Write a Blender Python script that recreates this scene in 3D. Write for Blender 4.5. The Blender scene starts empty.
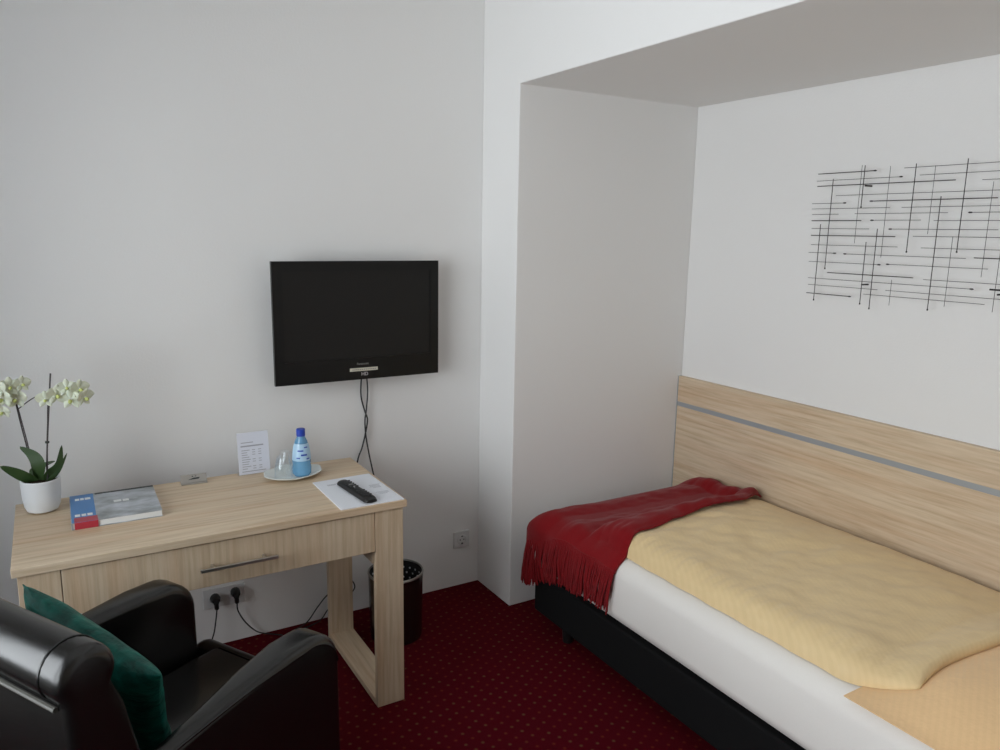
import bpy, bmesh, math, random
from mathutils import Vector, Matrix, noise
random.seed(7)
S = bpy.context.scene
COL = S.collection
PI = math.pi

# ------------------------------------------------------------------ materials
def mat(name, col=(.8, .8, .8), rough=.5, metal=0., spec=.5, **kw):
    m = bpy.data.materials.new(name); m.use_nodes = True
    b = m.node_tree.nodes['Principled BSDF']
    b.inputs['Base Color'].default_value = (*col, 1)
    b.inputs['Roughness'].default_value = rough
    b.inputs['Metallic'].default_value = metal
    b.inputs['Specular IOR Level'].default_value = spec
    for k, v in kw.items():
        b.inputs[k.replace('_', ' ')].default_value = v
    return m
def nodes(m): return m.node_tree.nodes, m.node_tree.links, m.node_tree.nodes['Principled BSDF']
def mapping(m, scale=(1, 1, 1), rot=(0, 0, 0)):
    N, L, B = nodes(m)
    tc = N.new('ShaderNodeTexCoord'); mp = N.new('ShaderNodeMapping')
    mp.inputs['Scale'].default_value = scale; mp.inputs['Rotation'].default_value = rot
    L.new(tc.outputs['Object'], mp.inputs['Vector'])
    return mp.outputs['Vector']
def noise_node(m, vec, scale, detail=3, rough=.5):
    N, L, B = nodes(m)
    n = N.new('ShaderNodeTexNoise'); n.inputs['Scale'].default_value = scale
    n.inputs['Detail'].default_value = detail; n.inputs['Roughness'].default_value = rough
    L.new(vec, n.inputs['Vector']); return n.outputs['Fac']
def ramp(m, fac, stops):
    N, L, B = nodes(m)
    r = N.new('ShaderNodeValToRGB'); e = r.color_ramp.elements
    while len(e) < len(stops): e.new(.5)
    for k, (p, c) in zip(e, stops): k.position = p; k.color = (*c, 1) if len(c) == 3 else c
    L.new(fac, r.inputs['Fac']); return r.outputs['Color']
def bump(m, fac, strength=.2, dist=.002):
    N, L, B = nodes(m)
    b = N.new('ShaderNodeBump'); b.inputs['Strength'].default_value = strength
    b.inputs['Distance'].default_value = dist
    L.new(fac, b.inputs['Height']); L.new(b.outputs['Normal'], B.inputs['Normal'])
def mix(m, a, b, fac, mode='MIX'):
    N, L, B = nodes(m)
    x = N.new('ShaderNodeMix'); x.data_type = 'RGBA'; x.blend_type = mode
    for s, v in ((x.inputs[0], fac), (x.inputs[6], a), (x.inputs[7], b)):
        if isinstance(v, (int, float)): s.default_value = v
        elif isinstance(v, tuple): s.default_value = (*v, 1)
        else: L.new(v, s)
    return x.outputs[2]

def wall_mat(name, col):
    m = mat(name, col, .85, spec=.2)
    v = mapping(m)
    bump(m, noise_node(m, v, 130, 3, .6), .35, .0015)
    return m
M_WALL = wall_mat('wall_paint', (.80, .795, .785))
M_CEIL = wall_mat('ceiling_paint', (.84, .835, .82))

def wood(name, axis, tint=1.0):
    m = mat(name, (.6, .45, .3), .5, spec=.35)
    N, L, B = nodes(m)
    sc = [75, 75, 75]; sc[axis] = 3.2
    v = mapping(m, tuple(sc)); f = noise_node(m, v, 1.0, 5, .65)
    sc2 = [16, 16, 16]; sc2[axis] = .9
    v2 = mapping(m, tuple(sc2)); f2 = noise_node(m, v2, 1.0, 3, .6)
    c1 = ramp(m, f, [(.22, (.46*tint, .34*tint, .225*tint)), (.45, (.60*tint, .475*tint, .335*tint)), (.62, (.68*tint, .555*tint, .41*tint)), (.8, (.60*tint, .48*tint, .345*tint))])
    c2 = ramp(m, f2, [(.3, (.93, .84, .77)), (.55, (1, 1, 1)), (.75, (.98, .95, .89))])
    c = mix(m, c1, c2, 1.0, 'MULTIPLY')
    L.new(c, B.inputs['Base Color'])
    bump(m, f, .12, .0008)
    return m
WOOD_X, WOOD_Y, WOOD_Z = wood('light_oak_grain_along', 0, .98), wood('light_oak_grain_headboard', 1), wood('light_oak_grain_upright', 2, .92)

def carpet_mat():
    m = mat('red_carpet', (.12, .006, .014), .95, spec=.05)
    N, L, B = nodes(m)
    v = mapping(m, (25, 25, 25), (0, 0, .3 + PI/4))
    fr = N.new('ShaderNodeVectorMath'); fr.operation = 'FRACTION'; L.new(v, fr.inputs[0])
    sb = N.new('ShaderNodeVectorMath'); sb.operation = 'SUBTRACT'; sb.inputs[1].default_value = (.5, .5, 0); L.new(fr.outputs[0], sb.inputs[0])
    ml = N.new('ShaderNodeVectorMath'); ml.operation = 'MULTIPLY'; ml.inputs[1].default_value = (1, 1, 0); L.new(sb.outputs[0], ml.inputs[0])
    ln = N.new('ShaderNodeVectorMath'); ln.operation = 'LENGTH'; L.new(ml.outputs[0], ln.inputs[0])
    dots = ramp(m, ln.outputs['Value'], [(.07, (.8, .8, .8)), (.20, (0, 0, 0))])
    # alternate the dot colour from cell to cell
    fl = N.new('ShaderNodeVectorMath'); fl.operation = 'FLOOR'; L.new(v, fl.inputs[0])
    wn = N.new('ShaderNodeTexWhiteNoise'); L.new(fl.outputs[0], wn.inputs['Vector'])
    dc = ramp(m, wn.outputs['Value'], [(.3, (.15, .025, .012)), (.75, (.13, .06, .028))])
    v2 = mapping(m); n = noise_node(m, v2, 350, 2, .7)
    base = ramp(m, n, [(.3, (.050, .0015, .004)), (.7, (.115, .004, .011))])
    L.new(mix(m, base, dc, dots), B.inputs['Base Color'])
    bump(m, n, .8, .004)
    return m
M_CARPET = carpet_mat()

def fabric(name, col, rough=.9, weave=500, sheen=.3, strength=.3, col2=None):
    m = mat(name, col, rough, spec=.15, Sheen_Weight=sheen)
    N, L, B = nodes(m)
    v = mapping(m); n = noise_node(m, v, weave, 2, .6)
    c2 = col2 or tuple(c*.8 for c in col)
    L.new(ramp(m, n, [(.3, c2), (.7, col)]), B.inputs['Base Color'])
    bump(m, n, strength, .001)
    return m
def satin(name, col, col2, rot):
    """woven stripe satin of the bed linen"""
    m = mat(name, col, .55, spec=.3, Sheen_Weight=.2)
    N, L, B = nodes(m)
    v = mapping(m, (1, 1, 1), (0, 0, rot))
    w = N.new('ShaderNodeTexWave'); w.inputs['Scale'].default_value = 20; w.inputs['Distortion'].default_value = .6
    w.inputs['Detail'].default_value = 1
    L.new(v, w.inputs['Vector'])
    L.new(ramp(m, w.outputs['Fac'], [(.35, col2), (.65, col)]), B.inputs['Base Color'])
    rr = ramp(m, w.outputs['Fac'], [(.3, (.45,)*3), (.7, (.60,)*3)]); L.new(rr, B.inputs['Roughness'])
    v2 = mapping(m); bump(m, noise_node(m, v2, 9, 4, .6), .35, .02)
    return m
M_DUVET = satin('yellow_satin', (.79, .60, .33), (.77, .582, .315), .5)
M_PILLOW = satin('peach_yellow_satin', (.86, .58, .31), (.84, .565, .297), 1.1)
M_SHEET = fabric('white_sheet', (.83, .80, .76), .8, 500, .1, .08, (.80, .77, .73))
M_BASE = fabric('black_bed_base_fabric', (.007, .007, .0075), .9, 400, .0)
M_THROW = fabric('red_wool', (.25, .006, .009), .95, 420, .12, .5, (.16, .003, .006))
def velvet():
    m = mat('emerald_crushed_velvet', (.0, .10, .075), .48, spec=.25, Sheen_Weight=.25, Sheen_Roughness=.35, Sheen_Tint=(.05, .6, .45, 1))
    N, L, B = nodes(m)
    v = mapping(m, (1, 2.2, 1)); n = noise_node(m, v, 14, 5, .6)
    L.new(ramp(m, n, [(.35, (.001, .022, .018)), (.6, (.003, .105, .080)), (.75, (.012, .22, .17))]), B.inputs['Base Color'])
    bump(m, n, .7, .012)
    return m
M_VELVET = velvet()
def leather():
    m = mat('black_leather', (.0035, .0035, .0035), .27, spec=.6)
    v = mapping(m); n = noise_node(m, v, 90, 3, .6); bump(m, n, .15, .001)
    return m
M_LEATHER = leather()
M_PIPING = mat('grey_leather_piping', (.05, .048, .04), .5)
M_BLACK = mat('black_plastic', (.008, .008, .008), .4)
M_GLOSS = mat('gloss_black_bezel', (.005, .005, .005), .28, spec=.3)
M_SCREEN = mat('screen_glass', (.012, .0115, .011), .38, spec=.25)
M_CORD = mat('cord_rubber', (.012, .012, .013), .5)
M_CHROME = mat('brushed_steel', (.55, .54, .52), .35, 1)
M_STRIP = mat('aluminium_strip', (.36, .38, .40), .55, .35)
M_BIN = mat('dark_glossy_metal', (.10, .085, .075), .22, .9)
M_BININ = mat('bin_inside_black', (.01, .01, .01), .6)
M_RIM = mat('bin_rim_steel', (.42, .42, .40), .35, .9)
M_WHITE = mat('white_ceramic', (.72, .74, .76), .35)
M_PLATE = mat('glazed_plate', (.74, .77, .74), .22)
M_PAPER = mat('white_paper', (.76, .78, .83), .7)
M_CARD = mat('card_print', (.66, .68, .76), .7)
M_INK = mat('grey_ink', (.33, .34, .38), .7)
M_SOCKET = mat('socket_plastic', (.62, .62, .62), .4)
M_ROD = mat('dark_iron_rod', (.018, .014, .014), .55, .3)
M_LABEL = mat('cream_sticker', (.60, .57, .47), .6)
M_LOGO = mat('grey_lettering', (.22, .22, .21), .5)
M_LOGOW = mat('white_lettering', (.60, .57, .58), .5)
M_CLIP = mat('brushed_tin', (.36, .34, .31), .5, .4)
M_DARK = mat('dark_print', (.03, .035, .035), .6)
M_SOIL = fabric('potting_bark', (.03, .02, .012), .95, 120, 0, 1.)
M_LEAF = mat('orchid_leaf_green', (.035, .075, .02), .45)
M_STEM = mat('orchid_stem', (.055, .045, .045), .6)
M_PETAL = mat('orchid_petal', (.72, .74, .58), .6, Subsurface_Weight=.15)
M_LIP = mat('orchid_lip', (.55, .60, .20), .6)
M_HUGBLUE = mat('cover_blue', (.045, .20, .48), .35)
M_COVER = mat('cover_photo_grey', (.33, .36, .38), .3)
M_CRED = mat('cover_red', (.42, .03, .05), .35)
M_PAGES = mat('book_pages', (.72, .73, .72), .8)
def cover_photo():
    N, L, B = nodes(M_COVER)
    v = mapping(M_COVER, (6, 10, 1)); n = noise_node(M_COVER, v, 1.5, 4, .6)
    L.new(ramp(M_COVER, n, [(.35, (.20, .22, .22)), (.5, (.36, .39, .42)), (.65, (.52, .55, .60))]), B.inputs['Base Color'])
cover_photo()
def glass(name, col, rough=.02, blend=.10, cap=1., base=0.):
    m = bpy.data.materials.new(name); m.use_nodes = True
    N, L = m.node_tree.nodes, m.node_tree.links; N.clear()
    o = N.new('ShaderNodeOutputMaterial'); t = N.new('ShaderNodeBsdfTransparent'); g = N.new('ShaderNodeBsdfGlossy')
    t.inputs[0].default_value = (*col, 1); g.inputs[0].default_value = (.9, .95, 1, 1); g.inputs['Roughness'].default_value = rough
    fr = N.new('ShaderNodeLayerWeight'); fr.inputs[0].default_value = blend
    mi = N.new('ShaderNodeMath'); mi.operation = 'MINIMUM'; mi.inputs[1].default_value = cap; L.new(fr.outputs[0], mi.inputs[0])
    ad = N.new('ShaderNodeMath'); ad.operation = 'ADD'; ad.inputs[1].default_value = base; L.new(mi.outputs[0], ad.inputs[0])
    mx = N.new('ShaderNodeMixShader'); L.new(ad.outputs[0], mx.inputs[0]); L.new(t.outputs[0], mx.inputs[1]); L.new(g.outputs[0], mx.inputs[2])
    L.new(mx.outputs[0], o.inputs[0]); return m
M_GLASS = glass('clear_glass', (.985, .99, .99), .18, .10, .22, .05)
M_PANE = glass('window_glass', (.97, .98, .98), .02, .25)
M_BOTTLE = mat('blue_bottle_plastic', (.24, .56, .86), .10, Transmission_Weight=.55)
M_CAP = mat('blue_bottle_cap', (.02, .06, .42), .35)
M_BLABEL = mat('pale_bottle_label', (.42, .62, .80), .3)
M_FRAME = mat('white_window_frame', (.8, .8, .8), .4)

# ------------------------------------------------------------------ helpers
def tf(parent):
    """inverse of the parent's placement, so that shapes can be given in room coordinates"""
    if parent is None: return Matrix()
    chain = []; p = parent
    while p: chain.append(p); p = p.parent
    m = Matrix()
    for q in reversed(chain): m = m @ (Matrix.Translation(q.location) @ q.rotation_euler.to_matrix().to_4x4())
    return m.inverted()
def obj(name, bm, m, parent=None, smooth=True, world=True, bev=0, angle=35):
    if world and parent is not None: bmesh.ops.transform(bm, matrix=tf(parent), verts=bm.verts)
    bmesh.ops.recalc_face_normals(bm, faces=bm.faces)
    me = bpy.data.meshes.new(name); bm.to_mesh(me); bm.free()
    me.materials.append(m)
    o = bpy.data.objects.new(name, me); COL.objects.link(o)
    if parent is not None: o.parent = parent
    if bev:
        b = o.modifiers.new('bevel', 'BEVEL'); b.width = bev; b.segments = 2; b.limit_method = 'ANGLE'; b.angle_limit = math.radians(40)
        b.harden_normals = False
    if smooth:
        for p in me.polygons: p.use_smooth = True
        me.set_sharp_from_angle(angle=math.radians(angle))
    return o
def tag(o, label=None, cat=None, group=None, kind=None):
    if label: o['label'] = label
    if cat: o['category'] = cat
    if group: o['group'] = group
    if kind: o['kind'] = kind
    return o
def empty(name, loc, label, cat, rz=0, group=None):
    o = bpy.data.objects.new(name, None); COL.objects.link(o)
    o.location = loc; o.rotation_euler = (0, 0, rz); o.empty_display_size = .05
    return tag(o, label, cat, group)
def box(bm, x0, x1, y0, y1, z0, z1):
    vs = [bm.verts.new((x, y, z)) for x in (x0, x1) for y in (y0, y1) for z in (z0, z1)]
    for f in ((0, 1, 3, 2), (4, 6, 7, 5), (0, 4, 5, 1), (2, 3, 7, 6), (0, 2, 6, 4), (1, 5, 7, 3)):
        bm.faces.new([vs[i] for i in f])
    return bm
def B(*a): return box(bmesh.new(), *a)
def tube(bm, pts, r, seg=8, caps=True):
    pts = [Vector(p) for p in pts]; rings = []
    rs = r if isinstance(r, (list, tuple)) else [r]*len(pts)
    up = None
    for i, p in enumerate(pts):
        d = (pts[min(i+1, len(pts)-1)] - pts[max(i-1, 0)]).normalized()
        if up is None:
            a = Vector((0, 0, 1)) if abs(d.z) < .9 else Vector((1, 0, 0))
            up = (a - d*a.dot(d)).normalized()
        else:
            up = (up - d*up.dot(d)).normalized()
        sd = d.cross(up)
        rings.append([bm.verts.new(p + (up*math.cos(2*PI*k/seg) + sd*math.sin(2*PI*k/seg))*rs[i]) for k in range(seg)])
    for a, b in zip(rings, rings[1:]):
        for k in range(seg): bm.faces.new((a[k], a[(k+1) % seg], b[(k+1) % seg], b[k]))
    if caps: bm.faces.new(rings[0][::-1]); bm.faces.new(rings[-1])
    return bm
def smooth_path(pts, n=8):
    pts = [Vector(p) for p in pts]; P = [pts[0]*2-pts[1]] + pts + [pts[-1]*2-pts[-2]]; out = []
    for i in range(1, len(P)-2):
        for k in range(n):
            t = k/n; a, b, c, d = P[i-1:i+3]
            out.append(.5*((2*b) + (c-a)*t + (2*a-5*b+4*c-d)*t*t + (3*b-a-3*c+d)*t**3))
    out.append(pts[-1]); return out
def lathe(bm, prof, c=(0, 0, 0), seg=40, sx=1, sy=1):
    rings = []
    for r, z in prof:
        if r < 1e-6: rings.append([bm.verts.new((c[0], c[1], c[2]+z))])
        else: rings.append([bm.verts.new((c[0]+r*sx*math.cos(2*PI*k/seg), c[1]+r*sy*math.sin(2*PI*k/seg), c[2]+z)) for k in range(seg)])
    for a, b in zip(rings, rings[1:]):
        for k in range(seg):
            q = [a[k % len(a)], a[(k+1) % len(a)], b[(k+1) % len(b)], b[k % len(b)]]
            q = [v for i, v in enumerate(q) if v not in q[:i]]
            if len(q) > 2: bm.faces.new(q)
    return bm
def prism(bm, poly, axis, a, b):
    """extrude a 2-D outline along an axis (0: outline is y,z  1: outline is x,z  2: outline is x,y)"""
    def P(u, v, w): return {0: (w, u, v), 1: (u, w, v), 2: (u, v, w)}[axis]
    A = [bm.verts.new(P(u, v, a)) for u, v in poly]; Bv = [bm.verts.new(P(u, v, b)) for u, v in poly]
    n = len(poly)
    for i in range(n): bm.faces.new((A[i], A[(i+1) % n], Bv[(i+1) % n], Bv[i]))
    bm.faces.new(A[::-1]); bm.faces.new(Bv)
    return bm
def grid_solid(bm, nu, nv, top, bot):
    """closed sheet between two functions of (u, v)"""
    T = [[bm.verts.new(top(i/nu, j/nv)) for j in range(nv+1)] for i in range(nu+1)]
    Q = [[bm.verts.new(bot(i/nu, j/nv)) for j in range(nv+1)] for i in range(nu+1)]
    for i in range(nu):
        for j in range(nv):
            bm.faces.new((T[i][j], T[i+1][j], T[i+1][j+1], T[i][j+1]))
            bm.faces.new((Q[i][j], Q[i][j+1], Q[i+1][j+1], Q[i+1][j]))
    for i in range(nu):
        bm.faces.new((T[i][0], Q[i][0], Q[i+1][0], T[i+1][0])); bm.faces.new((T[i][nv], T[i+1][nv], Q[i+1][nv], Q[i][nv]))
    for j in range(nv):
        bm.faces.new((T[0][j], T[0][j+1], Q[0][j+1], Q[0][j])); bm.faces.new((T[nu][j], Q[nu][j], Q[nu][j+1], T[nu][j+1]))
    return bm
def text_obj(name, body, size, m, parent, loc, rot, extrude=.0004):
    cu = bpy.data.curves.new(name, 'FONT'); cu.body = body; cu.size = size; cu.extrude = extrude; cu.align_x = 'CENTER'
    t = bpy.data.objects.new(name, cu); COL.objects.link(t)
    bpy.context.view_layer.update()
    me = bpy.data.meshes.new_from_object(t.evaluated_get(bpy.context.evaluated_depsgraph_get()))
    bpy.data.objects.remove(t)
    me.transform(Matrix.Translation(loc) @ rot.to_4x4()); me.transform(tf(parent))
    me.materials.clear(); me.materials.append(m)
    o = bpy.data.objects.new(name, me); COL.objects.link(o); o.parent = parent
    return o
def nz(x, y, z=0): return noise.noise(Vector((x, y, z)))
def sstep(t): t = max(0, min(1, t)); return t*t*(3-2*t)

# ------------------------------------------------------------------ the room
XL, YN, ZC, AY, AD, AZ = -2.75, -4.3, 2.72, -.295, .968, 2.2235
tag(obj('floor', B(XL-.2, AD+.15, YN-.2, .2, -.12, 0), M_CARPET, smooth=False), kind='structure')
tag(obj('ceiling', B(XL-.2, AD+.15, YN-.2, .2, ZC, ZC+.15), M_CEIL, smooth=False), kind='structure')
tag(obj('wall_back', B(XL-.2, AD+.15, 0, .2, 0, ZC), M_WALL, smooth=False), kind='structure')
bm = bmesh.new()
prism(bm, [(0, 0), (0, ZC), (YN, ZC), (YN, 0), (-2.75, 0), (-2.75, AZ), (AY, AZ), (AY, 0)], 0, 0, AD)     # pillar, lintel and far pier
tag(obj('wall_right', bm, M_WALL, smooth=False, bev=.004), kind='structure')
tag(obj('wall_alcove', B(AD, AD+.15, YN, 0, 0, ZC), M_WALL, smooth=False), kind='structure')
tag(obj('wall_front', B(XL-.2, AD+.15, YN-.2, YN, 0, ZC), wall_mat('warm_bounce_tint', (.74, .66, .56)), smooth=False), kind='structure')  # unseen wall, tint added to warm the light bounced into the room
WY0, WY1, WZ0, WZ1 = -2.95, -.74, .62, 2.40
bm = bmesh.new()
for a in ((YN, WY0, 0, ZC), (WY1, 0, 0, ZC), (WY0, WY1, 0, WZ0), (WY0, WY1, WZ1, ZC)): box(bm, XL-.2, XL, *a)
tag(obj('wall_left', bm, M_WALL, smooth=False), kind='structure')
win = bpy.data.objects.new('window_1', None); COL.objects.link(win); win.location = (XL-.1, (WY0+WY1)/2, WZ0); win['kind'] = 'structure'
bm = bmesh.new(); ym = (WY0+WY1)/2
for a in ((WY0, WY0+.06, WZ0, WZ1), (WY1-.06, WY1, WZ0, WZ1), (ym-.04, ym+.04, WZ0, WZ1), (WY0, WY1, WZ0, WZ0+.06), (WY0, WY1, WZ1-.06, WZ1)):
    box(bm, XL-.15, XL-.08, *a)
obj('window_frame', bm, M_FRAME, win, False)
obj('window_pane', B(XL-.118, XL-.112, WY0+.05, WY1-.05, WZ0+.05, WZ1-.05), M_PANE, win, False)
obj('window_sill', B(XL-.08, XL+.04, WY0-.03, WY1+.03, WZ0-.03, WZ0), M_FRAME, win, False)

# ------------------------------------------------------------------ desk
DX0, DX1, DY0, DY1, DZ = -1.812, -.676, -.708, -.152, .75
desk = empty('desk', (-1.24, -.43, 0), 'light oak writing desk with one long drawer on open loop legs against the white wall', 'desk')
obj('desktop', B(DX0, DX1, DY0, DY1, DZ-.025, DZ), WOOD_X, desk, False, bev=.002)
def loop_leg(x0, x1):
    bm = bmesh.new(); t = .024; y0, y1, z1 = DY0+.008, DY1-.006, DZ-.026
    box(bm, x0, x1, y0, y0+t, 0, z1); box(bm, x0, x1, y1-t, y1, 0, z1)
    box(bm, x0, x1, y0+t, y1-t, z1-.022, z1)
    return bm
for x0, x1 in ((-.788, -.688), (-1.800, -1.700)):
    lg = obj('leg', loop_leg(x0, x1), WOOD_Z, desk, True, bev=.0015)
    obj('floor_rail', B(x0, x1, DY0+.032, DY1-.030, 0, .022), WOOD_Y, lg, True)
for x in (-.7905, -1.714): obj('side_rail', B(x, x+.018, DY0+.034, DY1-.034, .53, DZ-.05), WOOD_Z, desk, False)
obj('drawer_box', B(-1.68, -.80, DY0+.03, DY1-.05, .60, DZ-.03), WOOD_X, desk, False)
dr = obj('drawer', B(-1.6975, -.7905, DY0+.008, DY0+.027, .583, DZ-.029), WOOD_Z, desk, False, bev=.0015)
bm = bmesh.new()
box(bm, -1.347, -1.120, DY0-.028, DY0-.018, .645, .655)
for x in (-1.31, -1.157): tube(bm, [(x, DY0-.02, .650), (x, DY0+.008, .650)], .005, 10)
obj('handle', bm, M_CHROME, dr, bev=.001)

# ------------------------------------------------------------------ television
tv = empty('television', (-.604, -.11, 1.06), 'black flat-screen television mounted on the white wall above the desk', 'television')
TX0, TX1, TZ0, TZ1, TY = -.948, -.260, 1.053, 1.526, -.100
bm = bmesh.new()
bz = .038
box(bm, TX0, TX0+bz, TY, TY+.018, TZ0, TZ1); box(bm, TX1-bz, TX1, TY, TY+.018, TZ0, TZ1)
box(bm, TX0+bz, TX1-bz, TY, TY+.018, TZ1-.038, TZ1); box(bm, TX0+bz, TX1-bz, TY, TY+.018, TZ0, TZ0+.088)
obj('bezel', bm, M_GLOSS, tv, False)
obj('screen', B(TX0+bz, TX1-bz, TY+.003, TY+.016, TZ0+.088, TZ1-.038), M_SCREEN, tv, False)
obj('rear_housing', B(TX0+.06, TX1-.06, TY+.018, TY+.075, TZ0+.05, TZ1-.05), M_BLACK, tv, False, bev=.015)
bm = bmesh.new(); box(bm, -.70, -.50, -.026, 0, 1.2, 1.4); obj('wall_bracket', bm, M_BLACK, tv, False)
RX = Matrix.Rotation(PI/2, 3, 'X')
tag(text_obj('brand_lettering', 'Panasonic', .013, M_LOGO, tv, Vector((-.597, TY-.0006, TZ0+.060)), RX), 'small grey lettering')
tag(obj('sticker', B(-.652, -.534, TY-.001, TY, TZ0+.0345, TZ0+.0475), M_LABEL, tv, False), 'cream strip sticker')
bm = bmesh.new()
for x in [-.642+.008*i for i in range(13)]:
    if random.random() < .7: box(bm, x, x+.005, TY-.0014, TY-.001, TZ0+.039, TZ0+.0425)
obj('sticker_print', bm, M_LOGO, tv, False)
tag(text_obj('format_logo', 'HD', .020, M_LOGOW, tv, Vector((-.590, TY-.0006, TZ0+.0155)), RX), 'white logo letters')

def cord(name, pts, label, r=.003, group=None, n=8):
    bm = bmesh.new(); tube(bm, smooth_path(pts, n), r, 6)
    return tag(obj(name, bm, M_CORD), label, 'cable', group)
cord('television_cable', [(-.57, -.045, 1.10), (-.572, -.02, 1.06), (-.575, -.012, .97), (-.560, -.012, .90), (-.548, -.012, .86), (-.558, -.012, .80), (-.574, -.012, .74), (-.596, -.012, .68), (-.63, -.014, .5), (-.70, -.012, .36), (-.71, -.012, .2), (-.71, -.014, .04), (-.74, -.03, .006)],
     'black television cable hanging down the wall, bending left behind the desk', .0032)
cord('television_cable', [(-.555, -.045, 1.10), (-.553, -.024, 1.06), (-.548, -.02, .98), (-.556, -.02, .90), (-.562, -.02, .86), (-.560, -.02, .80), (-.548, -.02, .72), (-.528, -.02, .62), (-.50, -.02, .50), (-.505, -.02, .3), (-.52, -.022, .1), (-.56, -.03, .008)],
     'black television cable hanging down the wall, swinging right toward the floor', .0032)
cord('extension_lead', [(-.90, -.05, .006), (-.84, -.035, .02), (-.79, -.03, .075), (-.745, -.03, .12), (-.68, -.03, .15), (-.645, -.03, .165), (-.625, -.03, .125), (-.66, -.03, .09), (-.74, -.035, .06), (-.78, -.04, .02), (-.83, -.045, .006), (-.92, -.06, .006)],
     'looped black cable tangled at the wall behind the desk leg', .0028)

# ------------------------------------------------------------------ sockets and plugs
def socket_plate(x0, x1, z, centers, label):
    r = empty('wall_socket', ((x0+x1)/2, 0, z-.04), label, 'socket')
    bm = bmesh.new(); box(bm, x0, x1, -.010, 0, z-.04, z+.04); obj('cover_plate', bm, M_SOCKET, r, False, bev=.002)
    for c in centers:
        bm = bmesh.new(); n = 28
        # round well: a ring standing proud with a recessed disc
        prof = [(.0245, -.0105), (.0225, -.0135), (.0200, -.0135), (.0190, -.0110), (0, -.0110)]
        rings = []
        for rr, y in prof:
            rings.append([bm.verts.new((c+rr*math.cos(2*PI*k/n), y, z+rr*math.sin(2*PI*k/n))) for k in range(n)] if rr > 0 else [bm.verts.new((c, y, z))])
        for a, b in zip(rings, rings[1:]):
            for k in range(n):
                if len(b) == 1: bm.faces.new((a[k], a[(k+1) % n], b[0]))
                else: bm.faces.new((a[k], a[(k+1) % n], b[(k+1) % n], b[k]))
        w = obj('socket_well', bm, M_SOCKET, r)
        bm = bmesh.new()
        for dx in (-.0095, .0095): tube(bm, [(c+dx, -.0105, z), (c+dx, -.0118, z)], .0032, 10)
        for dz in (-.0175, .0175): box(bm, c-.004, c+.004, -.0150, -.0110, z+dz-.0025, z+dz+.0025)
        obj('contacts', bm, M_DARK, w)
    return r
socket_plate(-.131, -.050, .229, [-.0905], 'single white wall socket low on the wall near the corner')
socket_plate(-1.238, -1.080, .205, [-1.195, -1.118], 'double white wall socket under the desk')
def plug(x, z, label, path):
    r = empty('power_plug', (x, -.03, z), label, 'plug')
    bm = bmesh.new()
    tube(bm, [(x, -.0125, z), (x, -.030, z), (x, -.042, z), (x, -.046, z)], [.018, .0185, .015, .008], 20)
    tube(bm, smooth_path([(x, -.036, z), (x, -.040, z-.018), (x+.001, -.038, z-.040)], 5), [.011]*5+[.009]*5+[.006], 12)
    obj('plug_body', bm, M_BLACK, r)
    bm = bmesh.new(); tube(bm, smooth_path([(x+.001, -.038, z-.038)] + path, 8), .0028, 6); obj('cord', bm, M_CORD, r)
plug(-1.195, .210, 'black plug in the left socket under the desk, nearest the armchair', [(-1.20, -.04, .13), (-1.215, -.05, .07), (-1.25, -.07, .02), (-1.33, -.10, .005), (-1.45, -.14, .004)])
plug(-1.118, .218, 'black plug in the right half of the double socket under the desk', [(-1.113, -.03, .14), (-1.085, -.025, .08), (-1.04, -.02, .025), (-.99, -.03, .006), (-.95, -.06, .005)])

# ------------------------------------------------------------------ waste bin
wb = empty('waste_bin', (-.535, -.27, 0), 'dark glossy metal waste bin with perforated rim beside the desk leg', 'bin')
c = (-.535, -.27, 0)
bm = bmesh.new(); lathe(bm, [(0, .002), (.104, .002), (.106, .008), (.111, .280), (.1075, .280), (.103, .012), (0, .012)], c, 48); obj('bin_body', bm, M_BIN, wb)
bm = bmesh.new(); lathe(bm, [(.1115, .274), (.1135, .279), (.1115, .284), (.1075, .284), (.1065, .278)], c, 48); obj('rim', bm, M_RIM, wb)
bm = bmesh.new(); lathe(bm, [(.1060, .276), (.1015, .020), (0, .018)], c, 40); obj('liner', bm, M_BININ, wb)
bm = bmesh.new()
for row in range(4):
    for k in range(22):
        a = 2*PI*(k+.5*(row % 2))/22; z = .250-.022*row; rr = .1060-.0006-(.276-z)*.0176
        d = Vector((math.cos(a), math.sin(a), 0)); p = Vector(c)+d*rr; p.z = z
        tube(bm, [p, p-d*.0012], .0042, 8)
obj('perforation_light', bm, M_WHITE, wb)  # white discs stand in for light coming through the holes

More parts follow.
